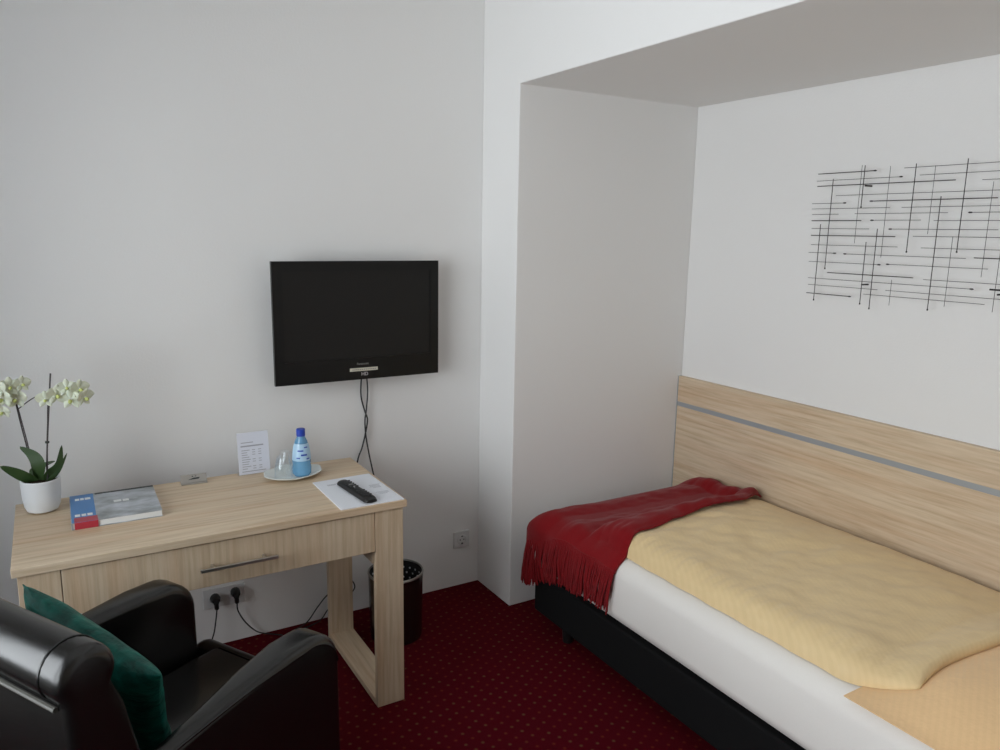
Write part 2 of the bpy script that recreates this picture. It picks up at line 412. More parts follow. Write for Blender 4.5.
# ------------------------------------------------------------------ desk objects
# orchid
orc = empty('potted_orchid', (-1.735, -.25, DZ), 'white orchid with two stems in a plain white pot on the desk', 'plant')
pc = (-1.735, -.25, DZ)
bm = bmesh.new(); lathe(bm, [(0, .001), (.034, .001), (.044, .006), (.050, .02), (.054, .05), (.0555, .104), (.0535, .107), (.0510, .104), (.0495, .09), (0, .085)], pc, 48); obj('pot', bm, M_WHITE, orc)
bm = bmesh.new(); lathe(bm, [(0, .100), (.03, .099), (.0495, .093), (.0495, .088), (0, .0865)], pc, 30)
for v in bm.verts: v.co.z += .003*nz(v.co.x*90, v.co.y*90)
obj('potting_bark', bm, M_SOIL, orc)
def leaf(pts, w, name='leaf', droop=.25, m=M_LEAF, sd=None):
    p = smooth_path(pts, 6); n = len(p)-1; bm = bmesh.new(); side = (Vector(pts[-1])-Vector(pts[0])).cross(Vector((0, 0, 1)))
    if side.length < .01: side = Vector((0, 1, 0))
    if sd: side = Vector(sd)
    side.normalize()
    def f(u, v, off):
        q = p[min(n, round(u*n))]; ww = w*(math.sin(PI*min(1, .12+u*.88))**.6)*(1 if u < 1 else .05)
        s = (v-.5)*2
        return q + side*s*ww + Vector((0, 0, abs(s)*ww*droop)) + Vector((0, 0, off))
    grid_solid(bm, n, 6, lambda u, v: f(u, v, .0009), lambda u, v: f(u, v, -.0009))
    obj(name, bm, m, orc)
tp = Vector((-1.735, -.25, DZ+.10))
leaf([tp+Vector((-.01, 0, -.005)), (-1.775, -.265, .868), (-1.80, -.27, .888), (-1.835, -.28, .918)], .019, droop=.2, sd=(.45, -.35, .8))
leaf([tp+Vector((-.005, .005, -.005)), (-1.735, -.26, .895), (-1.748, -.255, .935), (-1.780, -.245, .965)], .020, droop=.1, sd=(.9, -.3, .25))
leaf([tp+Vector((.01, 0, -.005)), (-1.705, -.25, .872), (-1.68, -.25, .895), (-1.667, -.245, .955)], .013, droop=.1, sd=(-.7, -.3, .4))
leaf([tp+Vector((.015, -.01, -.005)), (-1.70, -.27, .86), (-1.68, -.275, .885), (-1.655, -.275, .935)], .007, droop=.1, sd=(-.7, -.3, .4))
leaf([tp+Vector((-.01, .02, -.005)), (-1.75, -.215, .868), (-1.72, -.19, .88), (-1.69, -.17, .885)], .018)
def stem(pts, r=.0022, name='stem'):
    bm = bmesh.new(); tube(bm, smooth_path(pts, 8), r, 8); obj(name, bm, M_STEM, orc)
stem([(-1.745, -.24, .845), (-1.758, -.24, .96), (-1.768, -.245, 1.04), (-1.778, -.25, 1.105), (-1.795, -.26, 1.145), (-1.835, -.27, 1.15)], .0017)
stem([(-1.748, -.24, .845), (-1.762, -.24, .96), (-1.773, -.245, 1.05), (-1.780, -.25, 1.12)], .0020, 'support_stick')
stem([(-1.775, -.25, 1.085), (-1.745, -.25, 1.108), (-1.72, -.25, 1.122), (-1.70, -.25, 1.125)], .0016)
stem([(-1.715, -.25, .845), (-1.708, -.25, .95), (-1.700, -.25, 1.03), (-1.692, -.25, 1.10), (-1.67, -.255, 1.135), (-1.62, -.26, 1.14), (-1.585, -.27, 1.12)])
stem([(-1.717, -.248, .845), (-1.708, -.248, .95), (-1.692, -.25, 1.09), (-1.680, -.25, 1.19)], .0024, 'support_stick')
bm = bmesh.new(); tube(bm, [(-1.7065, -.249, .968), (-1.706, -.249, .974)], .006, 10); obj('stem_clip', bm, M_DARK, orc)
def flower(p, ry, rx, s=1.):
    p = Vector(p); R = Matrix.Rotation(ry, 3, 'Z') @ Matrix.Rotation(rx, 3, 'X')
    bm = bmesh.new()
    for k, (a, L, w) in enumerate(((90, .030, .012), (15, .031, .021), (165, .031, .021), (235, .029, .012), (305, .029, .012))):
        a = math.radians(a); d = Vector((math.cos(a), 0, math.sin(a))); sd = Vector((-math.sin(a), 0, math.cos(a)))
        def f(u, v, off):
            ww = w*math.sin(PI*(.10+.86*u))**.7; t = (v-.5)*2
            return p + R @ ((d*(.003+u*L) + sd*t*ww*.9 + Vector((0, -.006*u*u*L/.03 + .004*t*t + off + (.001 if k in (1, 2) else 0), 0)))*s)
        grid_solid(bm, 7, 5, lambda u, v: f(u, v, .0003), lambda u, v: f(u, v, -.0003))
    o = obj('flower', bm, M_PETAL, orc)
    bm = bmesh.new(); bmesh.ops.create_icosphere(bm, subdivisions=2, radius=.0055*s)
    for v in bm.verts: v.co = Vector((v.co.x, v.co.y*1.6-.008*s, v.co.z*1.2-.004*s))
    bmesh.ops.transform(bm, matrix=Matrix.Translation(p) @ R.to_4x4(), verts=bm.verts)
    obj('lip', bm, M_LIP, o)
for p, ry, rx, s in [((-1.700, -.262, 1.112), -.2, .1, .8), ((-1.668, -.268, 1.125), .3, .2, .95), ((-1.640, -.272, 1.145), .1, -.3, .8), ((-1.632, -.275, 1.108), -.3, .3, 1.0),
                     ((-1.605, -.275, 1.140), .5, .1, .9), ((-1.592, -.28, 1.112), .7, .3, .9), ((-1.655, -.24, 1.130), .9, .6, .8),
                     ((-1.778, -.262, 1.122), -.3, .2, .95), ((-1.790, -.268, 1.160), .2, -.2, .9), ((-1.757, -.262, 1.166), .5, 0, .75), ((-1.812, -.272, 1.128), -.6, .3, .95), ((-1.828, -.275, 1.158), -.3, -.2, .9), ((-1.815, -.275, 1.088), -.5, .5, .75)]:
    flower(p, ry, rx, s*1.05)

# book
bk = empty('picture_book', (-1.538, -.350, DZ), 'thick softcover book with blue and red cover squares lying on the desk', 'book', rz=-.01)
bm = bmesh.new(); box(bm, -.120, .126, -.130, .130, .0025, .0200); obj('pages', bm, M_PAGES, bk, False, world=False)
bm = bmesh.new(); box(bm, -.122, .127, -.132, .132, .0200, .0218); box(bm, -.122, .127, -.132, .132, .0004, .0024); box(bm, -.1235, -.1205, -.132, .132, .0004, .0218)
obj('cover', bm, M_COVER, bk, False, world=False)
def patch(name, x0, x1, y0, y1, m, h=.0003): return obj(name, B(x0, x1, y0, y1, .0218, .0218+h), m, bk, False, world=False)
patch('cover_band', -.122, -.055, -.132, .132, M_HUGBLUE)
patch('red_panel', -.115, -.052, -.131, -.090, M_CRED, .0006)
patch('top_band', -.050, .127, .118, .131, M_DARK, .0005)
for grp in (((-.108, .012, .086), (-.093, .010, .086), (-.080, .016, .086)), ((-.112, .014, -.070), (-.094, .012, -.070), (-.078, .014, -.070)), ((.0, .022, .02), (.026, .018, .018))):
    bm = bmesh.new()
    for x, w, y in grp: box(bm, x, x+w, y-.010, y+.010, .0220, .0225)
    obj('cover_print', bm, M_PAGES, bk, False, world=False)
# the red end wraps round on the front edge of the book
obj('spine_panel', B(-.115, -.052, -.1335, -.1320, .0006, .0216), M_CRED, bk, False, world=False)

# small metal holder
h = empty('metal_stand', (-1.272, -.19, DZ), 'small grey metal stand with a dark emblem between the book and the printed card', 'stand', rz=-.05)
bm = bmesh.new(); prism(bm, [(-.020, 0), (.016, 0), (.016, .006), (.008, .030), (.003, .030), (-.010, .006), (-.020, .004)], 0, -.043, .043); obj('stand', bm, M_CLIP, h, False, world=False, bev=.0012)
bm = bmesh.new(); n = Vector((0, -.024, -.013)).normalized()
def onface(x, t, off=.0): # t along slanted front
    return Vector((x, -.010+.013*t, .006+.024*t)) + Vector((0, -.879, .476))*off
vs = [onface(-.020, .34, .0006), onface(.016, .36, .0006), onface(.020, .58, .0006), onface(-.002, .56, .0006)]
vv = [bm.verts.new(v) for v in vs]; v2 = [bm.verts.new(v+Vector((0, .0006, -.0003))) for v in vs]
bm.faces.new(vv); bm.faces.new(v2[::-1])
for i in range(4): bm.faces.new((vv[i], v2[i], v2[(i+1) % 4], vv[(i+1) % 4]))
for x in (-.004, .006): 
    a = onface(x, .70, .0004); tube(bm, [a, onface(x, .80, .0004)], .003, 6)
obj('emblem', bm, M_DARK, h, False, world=False)

# price card in an upright holder
pcard = empty('table_card', (-1.05, -.185, DZ), 'upright white printed card standing at the back of the desk beside the plate', 'card')
def cardpt(x, z, off): # leaning slightly back
    return Vector((x, -.192 + .14*(z-DZ) - off, z))
def cardbox(bm, x0, x1, z0, z1, o0, o1):
    vs = [bm.verts.new(cardpt(x, z, o)) for x in (x0, x1) for o in (o0, o1) for z in (z0, z1)]
    for f in ((0, 1, 3, 2), (4, 6, 7, 5), (0, 4, 5, 1), (2, 3, 7, 6), (0, 2, 6, 4), (1, 5, 7, 3)): bm.faces.new([vs[i] for i in f])
bm = bmesh.new(); cardbox(bm, -1.115, -1.003, DZ+.003, DZ+.156, 0, .0015); obj('card', bm, M_CARD, pcard, False)
bm = bmesh.new(); cardbox(bm, -1.118, -1.000, DZ+.0005, DZ+.159, -.0015, -.0003); box(bm, -1.118, -1.000, -.192, -.150, DZ, DZ+.0015); obj('clear_holder', bm, M_GLASS, pcard, False)
bm = bmesh.new()
cardbox(bm, -1.102, -1.058, DZ+.118, DZ+.121, .0015, .0017)
cardbox(bm, -1.104, -1.022, DZ+.104, DZ+.109, .0015, .0017)
for i in range(9):
    z = DZ+.090-.0085*i
    w = random.uniform(.018, .032)
    cardbox(bm, -1.102, -1.102+w, z, z+.0025, .0015, .0017)
    if i not in (3, 6):
        for xx in (-1.064, -1.042): cardbox(bm, xx, xx+.011, z, z+.0025, .0015, .0017)
cardbox(bm, -1.104, -1.018, DZ+.012, DZ+.015, .0015, .0017)
obj('print', bm, M_INK, pcard, False)

# plate with glasses and bottle
PX, PY = -.943, -.283
pl = bmesh.new()
seg = 64; prof = [(0, .002), (.05, .002), (.056, 0), (.060, .0025), (.090, .010), (.108, .018), (.109, .0195), (.106, .0205), (.088, .0135), (.060, .0065), (0, .0055)]
lathe(pl, prof, (0, 0, 0), seg, 1.0, .82)
for v in pl.verts:
    r = math.hypot(v.co.x, v.co.y/.82); a = math.atan2(v.co.y/.82, v.co.x)
    if r > .08: k = 1+.022*math.cos(8*a); v.co.x *= k; v.co.y *= k; v.co.z += .0012*math.cos(8*a)
bmesh.ops.transform(pl, matrix=Matrix.Translation((PX, PY, DZ)) @ Matrix.Rotation(.25, 4, 'Z'), verts=pl.verts)
plate = obj('serving_plate', pl, M_PLATE); tag(plate, 'oval glazed white plate with a wavy rim holding bottle and glasses', 'plate')
def tumbler(x, y, label):
    bm = bmesh.new(); z0 = DZ+.0068
    # upside-down stemless glass
    lathe(bm, [(.031, 0), (.032, .001), (.0315, .030), (.0285, .055), (.0225, .078), (.0215, .084), (0, .0845), (0, .079), (.019, .077), (.0265, .052), (.0298, .029), (.0300, .001)], (x, y, z0), 32)
    tag(obj('drinking_glass', bm, M_GLASS), label, 'glass', 'upturned drinking glasses on the plate')
tumbler(-.985, -.310, 'clear upturned drinking glass on the plate, in front at the left of the bottle')
tumbler(-.955, -.245, 'clear upturned drinking glass on the plate, behind the other glass')
bt = empty('water_bottle', (-.915, -.300, DZ+.007), 'blue plastic water bottle with dark blue cap standing on the plate', 'bottle')
bx = (-.915, -.300, DZ+.0070)
bm = bmesh.new(); lathe(bm, [(0, .004), (.018, .001), (.028, .001), (.0335, .008), (.0345, .03), (.0325, .045), (.0335, .055), (.0315, .085), (.0280, .108), (.0220, .130), (.0140, .146), (.0128, .154), (0, .154)], bx, 36); obj('bottle_body', bm, M_BOTTLE, bt)
bm = bmesh.new(); lathe(bm, [(.0338, .060), (.0340, .062), (.0321, .085), (.0286, .108), (.0245, .122), (.0235, .122), (.0270, .106), (.0310, .085), (.0325, .060), (.0338, .060)], bx, 36); obj('bottle_label', bm, M_BLABEL, bt)
bm = bmesh.new()
for a0, a1, z0, z1 in ((-2.3, -1.6, .096, .101), (-1.9, -1.2, .080, .086), (-1.3, -.9, .066, .070), (-2.4, -2.0, .070, .074), (-1.5, -1.0, .108, .112)):
    def f(u, v, off): 
        a = a0+(a1-a0)*u; z = z0+(z1-z0)*v; r = .0340-(z-.062)*.085+off if z < .085 else .0321-(z-.085)*.155+off
        return (bx[0]+r*math.cos(a), bx[1]+r*math.sin(a), bx[2]+z)
    grid_solid(bm, 5, 1, lambda u, v: f(u, v, .0004), lambda u, v: f(u, v, 0))
obj('label_print', bm, M_CAP, bt)
bm = bmesh.new(); lathe(bm, [(.0145, .148), (.0158, .149), (.0158, .173), (.0140, .175), (0, .175)], bx, 24); obj('cap', bm, M_CAP, bt)

# info folder and remote control
fo = empty('paper_folder', (-.79, -.55, DZ), 'white printed information sheet folder on the front right corner of the desk', 'folder')
def quad_slab(bm, q, z0, z1):
    a = [bm.verts.new((x, y, z0)) for x, y in q]; b = [bm.verts.new((x, y, z1)) for x, y in q]
    bm.faces.new(a[::-1]); bm.faces.new(b)
    for i in range(4): bm.faces.new((a[i], a[(i+1) % 4], b[(i+1) % 4], b[i]))
bm = bmesh.new(); quad_slab(bm, [(-.905, -.395), (-.905, -.700), (-.684, -.701), (-.690, -.390)], DZ+.0003, DZ+.0035); obj('sheets', bm, M_PAPER, fo, False)
for grp in (((-.87, -.45, .05), (-.87, -.458, .03)), ((-.74, -.52, .04), (-.74, -.53, .035), (-.745, -.54, .04), (-.735, -.55, .03)), ((-.745, -.60, .045), (-.74, -.61, .04), (-.74, -.62, .03))):
    bm = bmesh.new()
    for x, y, w in grp: box(bm, x, x+w, y, y+.0028, DZ+.0035, DZ+.0038)
    obj('printed_lines', bm, M_INK, fo, False)
rc = empty('remote_control', (-.808, -.575, DZ+.0045), 'black television remote control lying on the white folder', 'remote', rz=.10)
bm = bmesh.new()
def rf(u, v, off):
    y = -.118+.236*u; w = .0215+.003*(1-u); e = math.sin(PI*v)**.35; s = (v-.5)*2; w *= 1-.25*(abs(2*u-1)**24)
    e *= (1-abs(2*u-1)**16*.6)
    return Vector((s*w, y, (.006+.014*e) if off else .0002+.003*abs(s)))
grid_solid(bm, 24, 10, lambda u, v: rf(u, v, 1), lambda u, v: rf(u, v, 0))
obj('remote_body', bm, M_BLACK, rc, world=False)
bm = bmesh.new()
for j in range(11):
    for i in (-1, 0, 1):
        if j in (4, 5) and i: continue
        tube(bm, [(i*.012, -.085+j*.0165, .019), (i*.012, -.085+j*.0165, .0212)], .0040 if j not in (5,) else .008, 8)
obj('buttons', bm, mat('grey_buttons', (.05, .05, .052), .6), rc, world=False)
bm = bmesh.new(); tube(bm, [(.0, .012, .0195), (0, .012, .0216)], .0045, 8); box(bm, -.008, .008, .036, .041, .0200, .0214); obj('light_keys', bm, M_LOGO, rc, world=False)

# ------------------------------------------------------------------ bed
HX = .944                                           # face of the headboard
BX0, BX1, BY0, BY1 = .0, .925, -2.49, -.480
bed = empty('bed', (.46, -1.48, 0), 'single bed with white fitted sheet on a black upholstered base in the alcove', 'bed')
bm = B(BX0+.004, BX1, BY0+.01, BY1-.006, .075, .250); obj('bed_base', bm, M_BASE, bed, bev=.008)
for x, y in ((.055, -.665), (.055, -2.3), (.86, -.665), (.86, -2.3)):
    bm = bmesh.new(); lathe(bm, [(0, 0), (.020, 0), (.026, .076), (0, .076)], (x, y, 0), 20); obj('leg', bm, M_BLACK, bed)
def rbox(x0, x1, y0, y1, z0, z1, r, seg=6):
    bm = B(x0, x1, y0, y1, z0, z1)
    bmesh.ops.bevel(bm, geom=list(bm.edges), offset=r, segments=seg, profile=.5, affect='EDGES')
    return bm
bm = rbox(BX0, BX1, BY0, BY1, .252, .500, .058)
bmesh.ops.subdivide_edges(bm, edges=[e for e in bm.edges if e.calc_length() > .3], cuts=24, use_grid_fill=True)
for v in bm.verts:
    k = 1 if v.co.x < .02 else 0
    v.co.x -= k*(.006*math.sin(PI*(v.co.z-.25)/.25) + .003*nz(v.co.y*2.5, v.co.z*5))
obj('mattress', bm, M_SHEET, bed, angle=60)

# duvet
DU = dict(x0=.046, x1=.925, y0=-2.035, y1=-.80)
def pillow_top(x, y):
    px0, px1, py0, py1 = -.012, .84, -2.47, -1.925
    u = (x-px0)/(px1-px0); v = (y-py0)/(py1-py0)
    if not (0 < u < 1 and 0 < v < 1): return .500
    e = (1-abs(2*u-1)**3.2)*(1-abs(2*v-1)**2.6)
    return .503+.085*max(0, e)**1.5
def duvet_edges(t):  # t 0 (head side, near) .. 1 (foot): x range
    y = DU['y0']+(DU['y1']-DU['y0'])*t
    xa = DU['x0']+.085*max(0, 1-t*7)**1.5+.005*nz(y*3, 1)+.002*math.sin(y*41)
    return xa, DU['x1']
def duvet_z(u, t, x, y):
    fx = min(u/.11, 1); fb = min((1-u+.01)/.48, 1); fe = min((1-t)/.10, 1); fn = min(t/.22, 1)
    prof = lambda q: math.sqrt(max(0, 1-(1-q)**2))
    th = .070*prof(fx)**.9*prof(fb)*prof(fe)*(.14+.86*prof(fn))
    w = .008*nz(x*5+y*3, y*9-x*4, .3)+.005*nz(x*16+y*5, y*16, 1)+.010*nz(x*2.5, y*2.5, 5)
    # diagonal creases running from the foot corner
    w += .005*math.sin((y*1.0+x*.55)*38+3*nz(x*4, y*4, 2))*max(0, nz(x*2.2, y*2, 8)+.25)
    # gathered seam along the front edge
    g = .0022*math.sin(y*150+2*nz(y*12, 3))*math.exp(-((u-.06)/.05)**2)
    return th*(1+w*14)+g*(1 if th > .01 else 0)
def dtop(u, t):
    xa, xb = duvet_edges(t); x = xa+(xb-xa)*u
    yy = t + .012*math.sin(u*9)*max(0, 1-6*t); y = DU['y0']+(DU['y1']-DU['y0'])*yy + .17*max(0, u-.45)*max(0, 1-3*t)
    return x, y
def dT(u, t):
    x, y = dtop(u, t)
    return (x, y, max(.502, pillow_top(x, y)+.003)+.003+duvet_z(u, t, x, y))
def dB(u, t):
    x, y = dtop(u, t)
    return (x, y, max(.502, pillow_top(x, y)+.003))
bm = bmesh.new(); grid_solid(bm, 110, 150, dT, dB)
tag(obj('duvet', bm, M_DUVET, angle=80), 'yellow satin duvet with fine stripes spread flat along the bed', 'duvet')

# pillow
bm = bmesh.new()
def pT(u, v):
    x = -.012+.852*u; y = -2.47+.545*v
    cx = .02*math.sin(PI*u); 
    z = max(.5035, pillow_top(x, y))
    return (x, y, z+.0015+(.003*nz(x*8, y*10, 3)*(z-.503)/.09))
def pB(u, v):
    x = -.012+.852*u; y = -2.47+.545*v
    return (x, y, .5022)
grid_solid(bm, 60, 50, pT, pB)
tag(obj('pillow', bm, M_PILLOW, angle=80), 'peach yellow pillow lying at the head of the bed, partly under the duvet', 'pillow')

# throw
def bed_top(x, y):
    """height of what the throw lies on"""
    t = (y-DU['y0'])/(DU['y1']-DU['y0'])
    z = .500
    if t < 1 and x > DU['x0']-.02:
        xa, xb = duvet_edges(max(0, t)); u = (x-xa)/(xb-xa)
        u = max(0, min(1, u))
        if t > 0: z = max(z, .506+duvet_z(u, t, x, y))
    return z
def yfront(x):
    k = [(-.2, -1.015), (-.03, -1.015), (.02, -1.015), (.13, -.985), (.48, -.945), (.70, -.935), (.93, -.86)]
    for (a, p), (b, q) in zip(k, k[1:]):
        if x <= b: return p+(q-p)*sstep((x-a)/(b-a))*1.0 if x > a else p
    return k[-1][1]
XE, YE = BX0-.004, BY1+.004       # edges the cloth falls over
def drop(d, r=.070):
    """horizontal reach and fall of cloth pulled a length d past an edge"""
    L = r*PI/2
    if d <= 0: return d, 0
    if d < L: return r*math.sin(d/r), r*(1-math.cos(d/r))
    return r, r+(d-L)
def throw_pt(u, t, off):
    # u 0 at headboard .. 1 at hem of the hanging end; t 0 at foot side .. 1 at near side
    a_tot = .180 - .082*sstep(t*2)
    a = -.93 + (.86+a_tot)*u        # distance past front edge
    x = XE - a + -.0
    xt = max(x, XE)
    yf = yfront(x)
    b1 = .115+.02*math.sin(u*7)                  # how far it passes the foot edge
    y = (YE-.070+b1) + (yf-(YE-.070+b1))*t
    b = y-(YE-.070)
    aa = a+.070
    A, Bq = max(aa, 0), max(b, 0); d = math.hypot(A, Bq)
    hx = hy = 0; fall = 0
    if d > 0:
        hh, fall = drop(d)
        hx, fa = drop(A); hy, fb = drop(Bq); fall = max(fa, fb)+.2*min(fa, fb)
    px = (XE+.070) - (hx if aa > 0 else aa)
    py = (YE-.070) + (hy if b > 0 else b)
    zt = bed_top(max(px, .02), min(py, YE-.02))
    edge = sstep(1-aa/.08) if aa > 0 else 1
    zt = .50 + (zt-.50)*edge*sstep(min(1, (px+.03)/.12))
    pz = zt + .014 - fall
    # folds
    fold = .007*math.sin(t*19+u*5)+.006*nz(u*6, t*6, 4)+.004*nz(u*18, t*18, 6)
    hang = sstep(fall/.08)
    px -= hang*(.006+.009*(1+math.sin(t*24+u*4))*.5)
    if b > 0: py += .35*min(fall, .09)*min(1, b/.05)
    pz += (1-hang)*max(-.004, fold)*1.0
    # thick fold along the headboard end and near edge
    if u < .12: pz += .028*math.sin(PI*min(1, u/.12)*.9+.3)*sstep(t*3)*sstep((1-t)*14+.25)
    pz += .010*sstep((t-.8)/.15)*(1-sstep((t-.95)/.05))*(1-hang)
    return Vector((min(px, HX-.012), py, pz+off))
TN, UN = 90, 120
def thr(off):
    def f(u, t):
        p = throw_pt(u, t, 0)
        e = 1e-3
        du = throw_pt(min(1, u+e), t, 0)-throw_pt(max(0, u-e), t, 0); dv = throw_pt(u, min(1, t+e), 0)-throw_pt(u, max(0, t-e), 0)
        n = du.cross(dv)
        if n.length < 1e-12: n = Vector((0, 0, 1))
        n.normalize()
        if n.z < -.2 or (abs(n.z) < .2 and n.x > 0 and u > .9): n = -n
        return p+n*off
    return f
thw = empty('throw_blanket', (.1, -.75, .52), 'dark red wool throw with fringe folded over the foot end of the bed', 'blanket')
bm = bmesh.new(); grid_solid(bm, UN, TN, thr(.005), thr(-.004)); obj('woven_cloth', bm, M_THROW, thw, angle=80)
bm = bmesh.new()
for layer in range(3):
    n = 78
    for k in range(n):
        t = (k+.5*layer+random.uniform(-.25, .25))/n; t = max(.003, min(.997, t))
        p = throw_pt(1, t, 0); L = random.uniform(.150, .180)*(1.13-.24*t)
        lean = .04*nz(k*.15, layer)+.02*t+random.uniform(-.018, .018); out = -.002-.005*layer
        pts = [p+Vector((.0, 0, .012)), p+Vector((out, lean*.2, -L*.25)), p+Vector((out-.004, lean*.5, -L*.55)), p+Vector((out+random.uniform(-.004, .002), lean*.9, -L*.8)), p+Vector((out+random.uniform(-.003, .004), lean*1.2, -L))]
        tube(bm, smooth_path(pts, 3), [.0034]*12+[.0022], 6)
obj('fringe', bm, M_THROW, thw)

# headboard panel
hb = empty('headboard', (HX+.012, -1.5, 0), 'light oak headboard panel with grey inlay strip running along the alcove wall', 'headboard')
bm = bmesh.new(); box(bm, HX, AD-.001, -2.72, AY-.006, 0, .826); box(bm, HX, AD-.001, -2.72, AY-.006, .848, .973); box(bm, HX+.006, AD-.001, -2.72, AY-.006, .826, .848)
obj('panel', bm, WOOD_Y, hb, False)
obj('inlay_strip', B(HX+.001, HX+.006, -2.72, AY-.006, .826, .848), M_STRIP, hb, False)
obj('edge_trim', B(HX-.001, AD-.001, AY-.006, AY-.001, 0, .973), M_STRIP, hb, False)

# ------------------------------------------------------------------ wire wall art
H = [(-0.999,-1.241,1.887,2),(-0.993,-1.340,1.861,1),(-1.000,-1.525,1.841,2),(-1.342,-1.80,1.890,1),(-1.401,-1.85,1.863,1),(-1.608,-1.78,1.838,1),(-1.083,-1.74,1.804,1),(-0.981,-1.129,1.776,1),(-1.226,-1.663,1.780,2),(-0.982,-1.305,1.756,1),(-1.348,-1.80,1.756,1),(-0.985,-1.101,1.735,1),(-1.169,-1.511,1.736,1),(-1.577,-1.85,1.736,1),(-0.988,-1.200,1.711,2),(-1.234,-1.422,1.712,1),(-1.467,-1.76,1.710,1),(-0.989,-1.233,1.681,1),(-1.308,-1.676,1.681,1),(-0.991,-1.338,1.655,2),(-1.401,-1.83,1.657,1),(-0.993,-1.349,1.619,1),(-1.434,-1.84,1.618,1),(-0.985,-1.107,1.589,1),(-1.138,-1.588,1.588,1),(-1.615,-1.86,1.591,2),(-0.989,-1.293,1.554,1),(-1.313,-1.661,1.557,1),(-1.079,-1.420,1.515,2),(-1.455,-1.80,1.511,1),(-0.993,-1.625,1.490,1),(-1.676,-1.85,1.493,3),(-0.996,-1.291,1.464,1),(-1.322,-1.85,1.464,1),(-0.994,-1.190,1.431,2),(-1.236,-1.665,1.444,1)]
V = [(-1.067,1.866,1.527,2),(-1.030,1.698,1.403,2),(-1.178,1.910,1.628,1),(-1.194,1.908,1.756,2),(-1.289,1.900,1.580,1),(-1.229,1.634,1.405,2),(-1.268,1.682,1.391,2),(-1.386,1.902,1.600,2),(-1.450,1.892,1.665,1),(-1.484,1.790,1.407,2),(-1.340,1.503,1.411,1),(-1.536,1.658,1.425,1),(-1.558,1.907,1.605,2),(-1.642,1.831,1.530,1),(-1.690,1.662,1.421,1),(-1.76,1.88,1.52,2),(-1.82,1.75,1.41,1)]
art = empty('wire_wall_sculpture', (AD-.02, -1.4, 1.39), 'abstract wall sculpture of crossing thin black metal rods above the headboard', 'wall art')
RR = {1: .0009, 2: .0016, 3: .0028}; AX = AD-.043
KNOB = {0: 'b', 1: 'b', 7: 'b', 8: 'a', 13: 'a', 15: 'a', 18: 'a', 23: 'b', 24: 'a', 26: 'b', 27: 'a', 30: 'b', 31: 'a', 34: 'b'}
for i, (a, b, z, k) in enumerate(H):
    bm = bmesh.new(); x = AX+(.003 if k == 1 else 0)
    tube(bm, [(x, a, z), (x, b, z)], RR[k], 6)
    if i in KNOB: e = a if KNOB[i] == 'a' else b; d = -1 if KNOB[i] == 'a' else 1; tube(bm, [(x, e, z), (x, e+d*.004, z), (x, e+d*.012, z)], [.0012, .0028, .0022], 8)
    obj('horizontal_rod', bm, M_ROD, art)
for y, z0, z1, k in V:
    bm = bmesh.new(); x = AX+.0055-(.006 if k == 2 else 0)
    tube(bm, [(x, y, z0), (x, y, z1)], RR[k]*.9, 6)
    if k == 2: tube(bm, [(x, y, z1), (x, y, z1+.006)], .0026, 8)
    obj('upright_rod', bm, M_ROD, art)
for y, z in ((-1.199, 1.836), (-1.226, 1.478), (-1.70, 1.836), (-1.70, 1.478)):
    bm = bmesh.new(); tube(bm, [(AX+.004, y, z), (AD, y, z)], .003, 8); obj('wall_peg', bm, M_ROD, art)

# ------------------------------------------------------------------ armchair (local: +x forward, +y its left)
CHA = math.radians(29.8)
ch = empty('armchair', (-1.516, -1.124, 0), 'black leather tub armchair with rolled back standing in front of the desk', 'armchair', rz=CHA)
def chair(name, bm, m=M_LEATHER, **k): return obj(name, bm, m, ch, world=False, **k)
def arc(cx, cz, r, a0, a1, n):
    return [(cx+r*math.cos(math.radians(a0+(a1-a0)*i/n)), cz+r*math.sin(math.radians(a0+(a1-a0)*i/n))) for i in range(n+1)]
def arm(s):
    # side outline, extruded and heavily rounded; the arm thins toward the back
    out = [(-.285, .10), (.275, .10), (.288, .30)] + arc(.190, .562, .096, 5, 90, 8) + [(.12, .660), (0, .650), (-.12, .635), (-.22, .620), (-.285, .615)]
    bm = bmesh.new(); prism(bm, [(x+(.030 if s < 0 else 0), z) for x, z in out], 1, s*.205, s*.300)
    for v in bm.verts:
        if s > 0 and v.co.z > .4: v.co.z += .018
        if abs(v.co.y) < .25: v.co.y = s*(.205+.045*sstep((.2-v.co.x)/.4))
    return bm
def round_edges(bm, r, ang=50, seg=5):
    bm.normal_update()
    es = [e for e in bm.edges if len(e.link_faces) == 2 and e.calc_face_angle(0) > math.radians(ang)]
    bmesh.ops.bevel(bm, geom=es, offset=r, segments=seg, profile=.5, affect='EDGES', clamp_overlap=True)
    return bm
for s in (1, -1):
    bm = arm(s); bmesh.ops.recalc_face_normals(bm, faces=bm.faces); round_edges(bm, .024); a = chair('arm', bm, angle=60)
    # piping line along the outer top edge
    pts = [(x, s*.300, z) for x, z in arc(.190, .562, .096, 10, 90, 8) + [(.12, .655), (0, .652), (-.12, .64), (-.22, .628)]]
    pts = [(x-.010+(.030 if s < 0 else 0), s*.297, z-.020+(.018 if s > 0 else 0)) for x, _, z in pts]
    bm = bmesh.new(); tube(bm, smooth_path(pts, 3), .0035, 6); obj('seam', bm, M_LEATHER, a, world=False)
